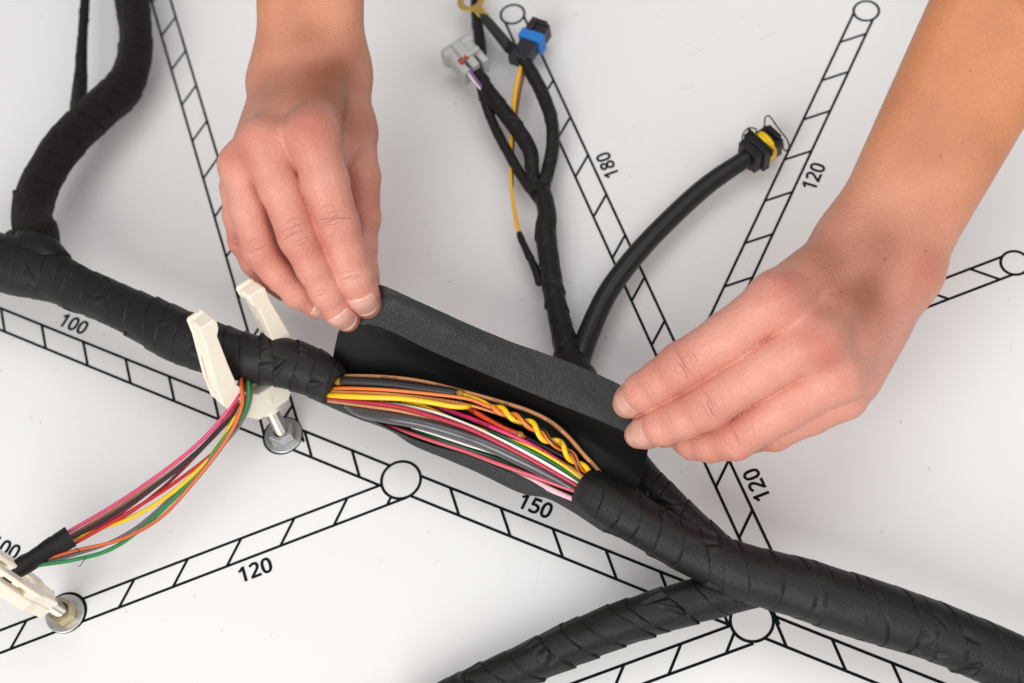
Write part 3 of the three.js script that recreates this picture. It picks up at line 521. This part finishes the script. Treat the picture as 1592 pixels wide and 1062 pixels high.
// ---------------------------------------------------------------- hands
function surfaceNets(sdf, lo, hi, cell) {
  const n = [0, 1, 2].map((k) => Math.ceil((hi.getComponent(k) - lo.getComponent(k)) / cell) + 1), [nx, ny, nz] = n;
  const f = new Float32Array(nx * ny * nz).fill(1), id = (i, j, k) => (k * ny + j) * nx + i, Bk = 6;
  for (let k0 = 0; k0 < nz; k0 += Bk) for (let j0 = 0; j0 < ny; j0 += Bk) for (let i0 = 0; i0 < nx; i0 += Bk) {
    const d = sdf(lo.x + (i0 + Bk / 2) * cell, lo.y + (j0 + Bk / 2) * cell, lo.z + (k0 + Bk / 2) * cell), far = Math.abs(d) > Bk * cell * 0.95 + 0.006;
    for (let k = k0; k < Math.min(nz, k0 + Bk); k++) for (let j = j0; j < Math.min(ny, j0 + Bk); j++) for (let i = i0; i < Math.min(nx, i0 + Bk); i++)
      f[id(i, j, k)] = far ? d : sdf(lo.x + i * cell, lo.y + j * cell, lo.z + k * cell);
  }
  const vid = new Int32Array(nx * ny * nz).fill(-1), pos = [], idx = [];
  const E = [[0, 1], [2, 3], [4, 5], [6, 7], [0, 2], [1, 3], [4, 6], [5, 7], [0, 4], [1, 5], [2, 6], [3, 7]];
  for (let k = 0; k < nz - 1; k++) for (let j = 0; j < ny - 1; j++) for (let i = 0; i < nx - 1; i++) {
    const c = []; let m = 0;
    for (let q = 0; q < 8; q++) { const v = f[id(i + (q & 1), j + ((q >> 1) & 1), k + (q >> 2))]; c.push(v); if (v < 0) m++; }
    if (m === 0 || m === 8) continue;
    let x = 0, y = 0, z = 0, w = 0;
    for (const [a, b] of E) if ((c[a] < 0) !== (c[b] < 0)) { const t = c[a] / (c[a] - c[b]); x += lerp(a & 1, b & 1, t); y += lerp((a >> 1) & 1, (b >> 1) & 1, t); z += lerp(a >> 2, b >> 2, t); w++; }
    vid[id(i, j, k)] = pos.length / 3;
    pos.push(lo.x + (i + x / w) * cell, lo.y + (j + y / w) * cell, lo.z + (k + z / w) * cell);
  }
  const quad = (a, b, c, d, flip) => { if (a < 0 || b < 0 || c < 0 || d < 0) return; flip ? idx.push(a, c, b, b, c, d) : idx.push(a, b, c, b, d, c); };
  for (let k = 1; k < nz - 1; k++) for (let j = 1; j < ny - 1; j++) for (let i = 1; i < nx - 1; i++) {
    const s = f[id(i, j, k)] < 0;
    if (s !== f[id(i + 1, j, k)] < 0) quad(vid[id(i, j - 1, k - 1)], vid[id(i, j, k - 1)], vid[id(i, j - 1, k)], vid[id(i, j, k)], !s);
    if (s !== f[id(i, j + 1, k)] < 0) quad(vid[id(i - 1, j, k - 1)], vid[id(i, j, k - 1)], vid[id(i - 1, j, k)], vid[id(i, j, k)], s);
    if (s !== f[id(i, j, k + 1)] < 0) quad(vid[id(i - 1, j - 1, k)], vid[id(i, j - 1, k)], vid[id(i - 1, j, k)], vid[id(i, j, k)], !s);
  }
  // draw every vertex onto the surface and take the normal there
  const nor = new Float32Array(pos.length), e = 0.0006;
  for (let q = 0; q < pos.length; q += 3) {
    let gx, gy, gz;
    for (let it = 0; it < 3; it++) {
      const x = pos[q], y = pos[q + 1], z = pos[q + 2];
      gx = sdf(x + e, y, z) - sdf(x - e, y, z); gy = sdf(x, y + e, z) - sdf(x, y - e, z); gz = sdf(x, y, z + e) - sdf(x, y, z - e);
      const l = Math.hypot(gx, gy, gz) || 1; gx /= l; gy /= l; gz /= l;
      if (it === 2) break;
      const d = clamp(sdf(x, y, z), -cell * 0.7, cell * 0.7) * 0.9; pos[q] -= gx * d; pos[q + 1] -= gy * d; pos[q + 2] -= gz * d;
    }
    nor[q] = gx; nor[q + 1] = gy; nor[q + 2] = gz;
  }
  const g = new THREE.BufferGeometry();
  g.setAttribute('position', new THREE.Float32BufferAttribute(pos, 3)); g.setAttribute('normal', new THREE.BufferAttribute(nor, 3)); g.setIndex(idx);
  return g;
}
const smin = (a, b, k) => { const h = Math.max(k - Math.abs(a - b), 0) / k; return Math.min(a, b) - h * h * k * 0.25; };
function coneDist(x, y, z, c) {
  const px = x - c.ax, py = y - c.ay, pz = z - c.az;
  let t = (px * c.dx + py * c.dy + pz * c.dz) / c.l2; t = t < 0 ? 0 : t > 1 ? 1 : t;
  const qx = px - c.dx * t, qy = py - c.dy * t, qz = pz - c.dz * t;
  return Math.sqrt(qx * qx + qy * qy + qz * qz) - (c.r0 + (c.r1 - c.r0) * t);
}
const mm = (j) => ({ p: deep(j[0], j[1], j[2] / 1000), r: j[3] * j[2] / 1000 / F_PX });
function cone(A, B) { const a = mm(A), b = mm(B), d = b.p.clone().sub(a.p); return { ax: a.p.x, ay: a.p.y, az: a.p.z, dx: d.x, dy: d.y, dz: d.z, l2: Math.max(1e-9, d.lengthSq()), r0: a.r, r1: b.r }; }

// h: fingers (chains of joints), palm (cones), arm (cones), bumps [[joint, k]], nails
function makeHand(h) {
  const chains = h.fingers.map((f) => f.j.slice(1).map((b, i) => cone(f.j[i], b)));
  const palm = h.palm.map(([a, b]) => cone(a, b)), arm = h.arm.map(([a, b]) => cone(a, b));
  const tendons = (h.tendons ?? []).map(([a, b]) => cone(a, b));
  const bumps = h.bumps.map((b) => ({ ...mm(b), k: 0.010 }));
  const sdf = (x, y, z) => {
    let F = 1;
    for (const ch of chains) {
      let d = 1;
      for (const c of ch) d = smin(d, coneDist(x, y, z, c), 0.0028);
      F = smin(F, d, 0.0007);
    }
    let Pm = 1; for (const c of palm) Pm = smin(Pm, coneDist(x, y, z, c), 0.011);
    let A = 1; for (const c of arm) A = smin(A, coneDist(x, y, z, c), 0.022);
    Pm = smin(Pm, A, 0.020);
    for (const b of bumps) Pm = smin(Pm, Math.hypot(x - b.p.x, y - b.p.y, z - b.p.z) - b.r, b.k);
    for (const c of tendons) Pm = smin(Pm, coneDist(x, y, z, c), 0.006);
    return smin(F, Pm, 0.0048);
  };
  const lo = V(1e9, 1e9, 1e9), hi = V(-1e9, -1e9, -1e9);
  for (const c of [...chains.flat(), ...palm, ...arm]) for (const [x, y, z, r] of [[c.ax, c.ay, c.az, c.r0], [c.ax + c.dx, c.ay + c.dy, c.az + c.dz, c.r1]]) {
    lo.min(V(x - r - 0.004, y - r - 0.004, z - r - 0.004)); hi.max(V(x + r + 0.004, y + r + 0.004, z + r + 0.004));
  }
  const g = surfaceNets(sdf, lo, hi, 0.00105), p = g.attributes.position, n = p.count;
  // flat map of the back of the hand: metres along two axes that lie in it
  const N = h.normal.clone().normalize(), X = h.along.clone().addScaledVector(N, -h.along.dot(N)).normalize(), Yx = N.clone().cross(X), O = mm(h.centre).p, S = 0.38;
  const toUV = (q) => { const v = q.clone().sub(O); return [0.5 + v.dot(X) / S, 0.5 + v.dot(Yx) / S]; };
  const uv = new Float32Array(n * 2), col = new Float32Array(n * 3), q = V(0, 0, 0);
  const reds = h.reds.map(([a, rad, w]) => ({ p: mm(a).p, rad, w })), wr = mm(h.wrist).p, elbow = mm(h.arm[0][0]).p, fore = elbow.clone().sub(wr).normalize();
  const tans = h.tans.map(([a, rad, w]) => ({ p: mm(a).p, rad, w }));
  for (let i = 0; i < n; i++) {
    q.fromBufferAttribute(p, i);
    const [u, v] = toUV(q); uv[i * 2] = u; uv[i * 2 + 1] = v;
    const al = q.clone().sub(wr).dot(fore), armK = sstep(-0.045, 0.09, al);
    let c = [lerp(0.705, 0.63, armK), lerp(0.328, 0.262, armK), lerp(0.248, 0.114, armK)];
    let red = 0; for (const r of reds) red += r.w * Math.exp(-q.distanceToSquared(r.p) / (r.rad * r.rad));
    let tan = 0; for (const r of tans) tan += r.w * Math.exp(-q.distanceToSquared(r.p) / (r.rad * r.rad));  // tan also carries the shade on the hand backs, painted into the skin
    const mo = noise(q.x * 140, q.y * 140, q.z * 140) * 0.5 + noise(q.x * 420, q.y * 420, q.z * 420) * 0.3;
    const blot = noise(q.x * 45, q.y * 45, q.z * 45);
    red = clamp(red * (1.08 + 0.5 * blot) + 0.16 * mo + 0.10 * blot + 0.03, -0.04, 1); const big = noise(q.x * 22 + 3, q.y * 22, q.z * 22);
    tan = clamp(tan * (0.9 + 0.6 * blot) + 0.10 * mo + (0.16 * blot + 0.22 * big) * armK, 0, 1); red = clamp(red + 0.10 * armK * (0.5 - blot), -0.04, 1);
    const R = [0.47, 0.115, 0.08], tanShadeRGB = [0.335, 0.128, 0.072];
    c = c.map((x, k) => lerp(x, tanShadeRGB[k], tan)); c = c.map((x, k) => lerp(x, R[k], red));
    for (let k = 0; k < 3; k++) col[i * 3 + k] = c[k] * (1 + 0.035 * mo);
  }
  g.setAttribute('uv', new THREE.BufferAttribute(uv, 2)); g.setAttribute('color', new THREE.BufferAttribute(col, 3));
  // fine relief: pores everywhere, fold lines over the joints
  const D = 1750, H = new Float32Array(D * D).fill(0.6);
  for (let y = 0; y < D; y++) for (let x = 0; x < D; x++) {
    const a = noise(x * 0.21, y * 0.21, 3), b = noise(x * 0.09 + 7, y * 0.09, 9), c = Math.abs(noise(x * 0.12, y * 0.12, 21));
    H[y * D + x] += 0.05 * a + 0.05 * b - 0.10 * Math.pow(1 - c, 6) + 0.03 * (gr(x, y) - 0.5);
  }
  const groove = (x, y, w, d) => {
    const r = Math.ceil(w * 2.5);
    for (let j = -r; j <= r; j++) for (let i = -r; i <= r; i++) {
      const X0 = Math.round(x) + i, Y0 = Math.round(y) + j; if (X0 < 0 || Y0 < 0 || X0 >= D || Y0 >= D) continue;
      const v = 0.62 - d * Math.exp(-((X0 - x) ** 2 + (Y0 - y) ** 2) / (w * w));
      if (v < H[Y0 * D + X0]) H[Y0 * D + X0] = v;
    }
  };
  seed = h.seed;
  const toPx = (q3) => { const [u, v] = toUV(q3); return [u * D, v * D]; };
  for (const f of h.creases) { // [before, joint, after, strength, count, spread]
    const a = toPx(mm(f[0]).p), b = toPx(mm(f[1]).p), c = toPx(mm(f[2]).p), W = mm(f[1]).r / S * D;
    let dx = c[0] - a[0], dy = c[1] - a[1]; const l = Math.hypot(dx, dy); dx /= l; dy /= l;
    for (let k = 0; k < f[4]; k++) {
      const s = (k / (f[4] - 1) - 0.5) * 2, off = s * W * f[5] + rr(-1, 1) * W * 0.08, bow = s * 0.13 * W + rr(-0.12, 0.12) * W, half = W * (0.75 - 0.28 * Math.abs(s)) * rr(0.75, 1.05), st = f[3] * rr(0.5, 1.1) * (1 - 0.4 * Math.abs(s)), w = rr(0.9, 1.7), ph = rr(0, 9);
      const side = rr(-0.25, 0.25) * W;
      for (let t = -1; t <= 1; t += 0.012) {
        const cross = t * half + side, al = off + bow * (t * t - 0.5) * -1 + 2.2 * noise(t * 3 + ph, k * 3.1, h.seed);
        groove(b[0] + dx * al - dy * cross, b[1] + dy * al + dx * cross, w, st * (1 - 0.6 * t * t));
      }
    }
    for (let k = 0; k < f[4] * 4; k++) { // short crossing lines
      const c0 = rr(-0.6, 0.6) * W, a0 = rr(-f[5], f[5]) * W * 0.8, ang = rr(-0.9, 0.9), ll = rr(0.1, 0.35) * W;
      for (let t = -1; t <= 1; t += 0.06) { const al = a0 + Math.cos(ang) * t * ll, cr = c0 + Math.sin(ang) * t * ll; groove(b[0] + dx * al - dy * cr, b[1] + dy * al + dx * cr, 0.9, f[3] * 0.5 * (1 - t * t)); }
    }
  }
  const spots = (h.moles ?? []).map(([x, y, z, r]) => [...toPx(deep(x, y, z / 1000)), r]);
  const bumpT = dataTex(D, D, (x, y) => H[y * D + x], false, true);
  const tintT = dataTex(D, D, (x, y) => { let d = clamp((0.52 - H[y * D + x]) / 0.4, 0, 1); for (const [sx, sy, r] of spots) d += 1.6 * Math.exp(-((x - sx) ** 2 + (y - sy) ** 2) / (r * r)); const f = 0.5 * noise(x * 0.16, y * 0.16, 40) + 0.35 * noise(x * 0.37, y * 0.37, 50), pore = Math.pow(Math.max(0, noise(x * 0.24 + 9, y * 0.24, 60)), 2), k = 1 + 0.09 * f - 0.22 * pore; return [0.97 * k * (1 - 0.30 * d), 0.96 * k * (1 - 0.50 * d) * (1 - 0.06 * pore), 0.96 * k * (1 - 0.52 * d)]; }, false, true);
  const skin = new THREE.MeshPhysicalMaterial({ vertexColors: true, map: tintT, roughness: 0.44, specularIntensity: 0.75, bumpMap: bumpT, bumpScale: 0.0013, sheen: 0.15, sheenColor: new THREE.Color(1, 0.62, 0.5), sheenRoughness: 0.5 });
  const t = thing('hand', h.label, 'hand', wr.clone().setY(lo.y), null);
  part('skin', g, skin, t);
  // nails lie on the finger ends
  for (const [fi, wmm, lmm, back, tilt] of h.nails) {
    const j = h.fingers[fi].j, T = mm(j[j.length - 1]), Dp = mm(j[j.length - 2]).p, ax = T.p.clone().sub(Dp).normalize();
    const nn = N.clone().addScaledVector(ax, -N.dot(ax)).normalize(), side = ax.clone().cross(nn);
    if (tilt) nn.applyAxisAngle(ax, tilt), side.applyAxisAngle(ax, tilt);
    const fwd = ax.clone(), pos = [], c2 = [], idx = [], nu = 24, nv = 24;
    const c0 = T.p.clone().addScaledVector(ax, back / 1000);
    for (let i = 0; i <= nu; i++) for (let k = 0; k <= nv; k++) {
      let a = i / nu * 2 - 1, b = k / nv * 2 - 1;
      // rounded outline: square to superellipse
      const sq = Math.sqrt(1 - 0.42 * a * a * (b < 0 ? 1 : 0.55)), sp = Math.sqrt(1 - 0.12 * b * b);
      const uu = a * sp * wmm / 2000, vv = b * sq * lmm / 2000;
      const dir = nn.clone().addScaledVector(fwd, 0.55 * Math.max(0, b) * 0.6).addScaledVector(side, 0.55 * a).normalize();
      const st = c0.clone().addScaledVector(side, uu * 0.86).addScaledVector(fwd, vv).addScaledVector(dir, 0.020);
      for (let it = 0; it < 40; it++) { let d = 1; for (const c of chains[fi]) d = smin(d, coneDist(st.x, st.y, st.z, c), 0.0028); if (d < 0.00001) break; st.addScaledVector(dir, -d * 0.8); }
      const rim = Math.max(Math.abs(a), Math.abs(b)), lift = 0.00018 * (1 - Math.pow(rim, 8)) - (b > 0.3 ? 0 : 0.00016 * Math.pow(rim, 8));
      st.addScaledVector(dir, lift); pos.push(st.x, st.y, st.z);
      const white = sstep(0.76, 0.84, b + 0.10 * a * a), moon = 0.5 * sstep(-0.55, -0.8, b);
      const base = [0.66, 0.34, 0.27]; c2.push(...base.map((x, q2) => lerp(lerp(x, [0.72, 0.46, 0.39][q2], moon), [0.8, 0.66, 0.56][q2], white)));
    }
    for (let i = 0; i < nu; i++) for (let k = 0; k < nv; k++) { const a = i * (nv + 1) + k, b = a + nv + 1; idx.push(a, a + 1, b, b, a + 1, b + 1); }
    const ng = new THREE.BufferGeometry(); ng.setAttribute('position', new THREE.Float32BufferAttribute(pos, 3)); ng.setAttribute('color', new THREE.Float32BufferAttribute(c2, 3)); ng.setIndex(idx); ng.computeVertexNormals();
    part('fingernail', ng, nailMat, t);
  }
}
const nailMat = new THREE.MeshPhysicalMaterial({ vertexColors: true, roughness: 0.3, clearcoat: 0.5, clearcoatRoughness: 0.18, side: THREE.DoubleSide });
const shift = (o, dz, sc = 1) => JSON.parse(JSON.stringify(o), (k, v) => Array.isArray(v) && v.length === 4 && v.every((x) => typeof x === 'number') && v[2] > 500 ? [v[0], v[1], v[2] + dz, v[3] * sc] : v);
{
  const I = [[487, 214, 745, 38], [505, 282, 745, 37], [523, 350, 748, 35], [538, 394, 752, 31.5], [551, 431, 757, 29], [563, 458, 762, 26], [571, 473, 767, 22.5]];
  const Md = [[408, 226, 748, 34], [434, 292, 747, 31.5], [465, 368, 747, 32.5], [488, 415, 751, 28], [508, 454, 757, 26], [527, 484, 763, 23.5], [540, 496, 768, 20.5]];
  const Rg = [[371, 262, 756, 28], [386, 325, 755, 29], [404, 388, 756, 29], [433, 426, 760, 25], [464, 456, 765, 23], [492, 474, 770, 20], [504, 479, 773, 18.5]];
  const Lt = [[366, 292, 768, 22], [369, 335, 770, 22], [377, 375, 771, 21.5], [394, 409, 775, 19], [412, 431, 779, 18], [440, 452, 784, 16]];
  const Th = [[548, 190, 790, 32], [562, 275, 780, 29], [566, 340, 778, 25], [563, 382, 778, 23], [566, 425, 779, 22], [575, 458, 784, 19]];
  const base = {
    label: 'hand reaching down from the top edge, pinching the left corner of the cloth', seed: 5,
    fingers: [{ j: I }, { j: Md }, { j: Rg }, { j: Lt }, { j: Th }],
    palm: [[[512, 118, 797, 40], I[0]], [[482, 118, 797, 40], [412, 220, 750, 33]], [[452, 118, 798, 38], [375, 255, 757, 28]], [[436, 120, 800, 34], [368, 290, 769, 23]], [[455, 220, 765, 40], [425, 270, 768, 34]], [[535, 115, 805, 30], [553, 205, 788, 34]], [[540, 230, 775, 26], [515, 250, 762, 24]], [[480, 270, 785, 38], [420, 290, 785, 30]], [[463, 247, 754, 17], [452, 266, 756, 17]]],
    arm: [[[436, -120, 795, 40], [440, 120, 806, 38]], [[530, -120, 797, 38], [527, 110, 806, 37]]],
    tendons: [[[500, 120, 784.5, 7], [486, 195, 735.5, 7]], [[470, 120, 784.5, 6], [410, 208, 740, 6]]],
    bumps: [[484, 200, 742, 32], [402, 216, 746, 28], [368, 252, 753, 22], [416, 128, 800, 22]],
    normal: RIGHT.clone().multiplyScalar(-0.12).addScaledVector(DIR, -1), along: UP.clone().negate(), centre: [480, 250, 760, 10], wrist: [483, 120, 800, 10],
    reds: [[[484, 196, 718, 1], 0.016, 0.75], [[402, 212, 722, 1], 0.013, 0.7], [[366, 250, 738, 1], 0.010, 0.5], [I[2], 0.017, 0.5], [Md[2], 0.016, 0.5], [Rg[2], 0.015, 0.42], [Lt[2], 0.014, 0.45], [I[6], 0.014, 0.5], [Md[6], 0.014, 0.5], [Rg[6], 0.014, 0.45], [Lt[4], 0.014, 0.4], [[566, 300, 770, 1], 0.020, 0.3]],
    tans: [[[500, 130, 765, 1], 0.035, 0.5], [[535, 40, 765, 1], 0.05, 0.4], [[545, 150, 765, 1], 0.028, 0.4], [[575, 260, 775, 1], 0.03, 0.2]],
    creases: [[I[1], [523, 346, 748, 34], I[3], 0.46, 9, 0.62], [I[3], I[4], I[5], 0.34, 5, 0.3], [Md[1], [464, 368, 747, 32], Md[3], 0.46, 9, 0.62], [Md[3], Md[4], Md[5], 0.34, 5, 0.3], [Rg[1], [403, 388, 756, 28], Rg[3], 0.42, 8, 0.6], [Rg[3], Rg[4], Rg[5], 0.3, 5, 0.3], [Lt[1], [374, 375, 771, 20], Lt[3], 0.45, 8, 0.55], [[480, 60, 800, 30], [470, 165, 790, 60], [470, 220, 790, 30], 0.10, 4, 0.25]],
    nails: [[0, 11.5, 11, -7, 0.06], [1, 10.5, 11, -6.6, 0.18], [2, 9.5, 9.5, -5, -0.1]],
  };
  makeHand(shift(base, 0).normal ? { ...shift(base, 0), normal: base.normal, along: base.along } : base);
}
{
  const I = [[1207, 463, 668, 38], [1132, 524, 672, 38], [1060, 570, 678, 36], [1028, 592, 685, 32], [1000, 610, 692, 29.5], [982, 622, 699, 24.5], [975, 628, 703, 21.5]];
  const Md = [[1270, 530, 666, 38], [1180, 578, 671, 37], [1100, 631, 676, 35], [1063, 649, 683, 31.5], [1030, 662, 690, 29], [1004, 672, 698, 23.5], [992, 676, 702, 20.5]];
  const Rg = [[1300, 590, 672, 35], [1218, 635, 676, 35], [1143, 682, 683, 31.5], [1105, 690, 691, 27], [1078, 689, 699, 24.5], [1066, 684, 708, 21], [1060, 680, 714, 18]];
  const Lt = [[1315, 625, 688, 27], [1262, 648, 692, 26], [1205, 676, 699, 23.5], [1165, 682, 708, 21], [1138, 678, 716, 19], [1110, 672, 724, 17]];
  const Th = [[1275, 470, 716, 32], [1160, 545, 714, 28], [1095, 610, 716, 24], [1060, 650, 720, 21], [1040, 676, 724, 17], [1030, 682, 726, 13]];
  const base = {
    label: 'hand reaching in from the right edge, pinching the right end of the cloth', seed: 11, moles: [[1365, 412, 690, 2.6], [1305, 455, 670, 2], [1432, 396, 690, 2.2], [1455, 250, 690, 1.8], [1500, 120, 690, 2], [1395, 505, 690, 1.6]],
    fingers: [{ j: I }, { j: Md }, { j: Rg }, { j: Lt }, { j: Th }],
    palm: [[[1330, 378, 699, 44], I[0]], [[1360, 398, 698, 46], Md[0]], [[1390, 430, 700, 44], [1302, 585, 674, 36]], [[1400, 450, 705, 37], [1316, 614, 690, 29]], [[1300, 420, 705, 46], [1225, 480, 694, 40]], [[1362, 508, 702, 41], [1328, 586, 698, 36]], [[1225, 480, 680, 34], [1280, 560, 680, 34]], [[1195, 522, 692, 30], [1245, 545, 690, 32]]],
    arm: [[[1512, 10, 700, 62], [1345, 365, 702, 55]], [[1600, 60, 702, 60], [1405, 400, 704, 55]]],
    tendons: [[[1350, 395, 685.5, 7], [1215, 470, 658, 7]], [[1370, 410, 685, 7], [1280, 530, 655, 7]]],
    bumps: [[1216, 468, 664, 31], [1280, 532, 661, 31], [1308, 588, 668, 27], [1432, 416, 697, 22]],
    normal: DIR.clone().negate().addScaledVector(UP, 0.15), along: RIGHT.clone().multiplyScalar(-0.86).addScaledVector(UP, -0.5), centre: [1210, 540, 680, 10], wrist: [1375, 385, 700, 10],
    reds: [[[1216, 470, 642, 1], 0.013, 0.35], [[1277, 532, 640, 1], 0.013, 0.6], [[1306, 590, 648, 1], 0.011, 0.6], [[1230, 440, 655, 1], 0.012, 0.4], [I[2], 0.014, 0.45], [Md[2], 0.014, 0.42], [Rg[2], 0.014, 0.38], [I[6], 0.013, 0.45], [Md[6], 0.013, 0.45], [Lt[3], 0.02, 0.5], [[1437, 418, 684, 1], 0.012, 0.35]],
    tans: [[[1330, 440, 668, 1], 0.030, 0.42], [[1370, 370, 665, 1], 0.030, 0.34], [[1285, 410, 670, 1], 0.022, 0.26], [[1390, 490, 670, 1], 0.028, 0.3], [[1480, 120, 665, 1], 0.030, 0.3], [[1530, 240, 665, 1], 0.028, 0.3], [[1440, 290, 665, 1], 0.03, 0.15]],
    creases: [[I[1], [1060, 570, 678, 34], I[3], 0.46, 9, 0.62], [I[3], I[4], I[5], 0.3, 5, 0.3], [Md[1], [1100, 631, 676, 33], Md[3], 0.46, 9, 0.62], [Md[3], Md[4], Md[5], 0.3, 5, 0.3], [Rg[1], [1145, 682, 683, 30], Rg[3], 0.42, 8, 0.6], [[1400, 300, 700, 30], [1385, 330, 700, 70], [1340, 420, 700, 30], 0.09, 5, 0.2]],
    nails: [[0, 10.5, 11, -7, -0.05], [1, 10.5, 11, -7, -0.05]],
  };
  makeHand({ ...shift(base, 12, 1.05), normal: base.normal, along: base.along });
}

renderer.render(scene, camera);
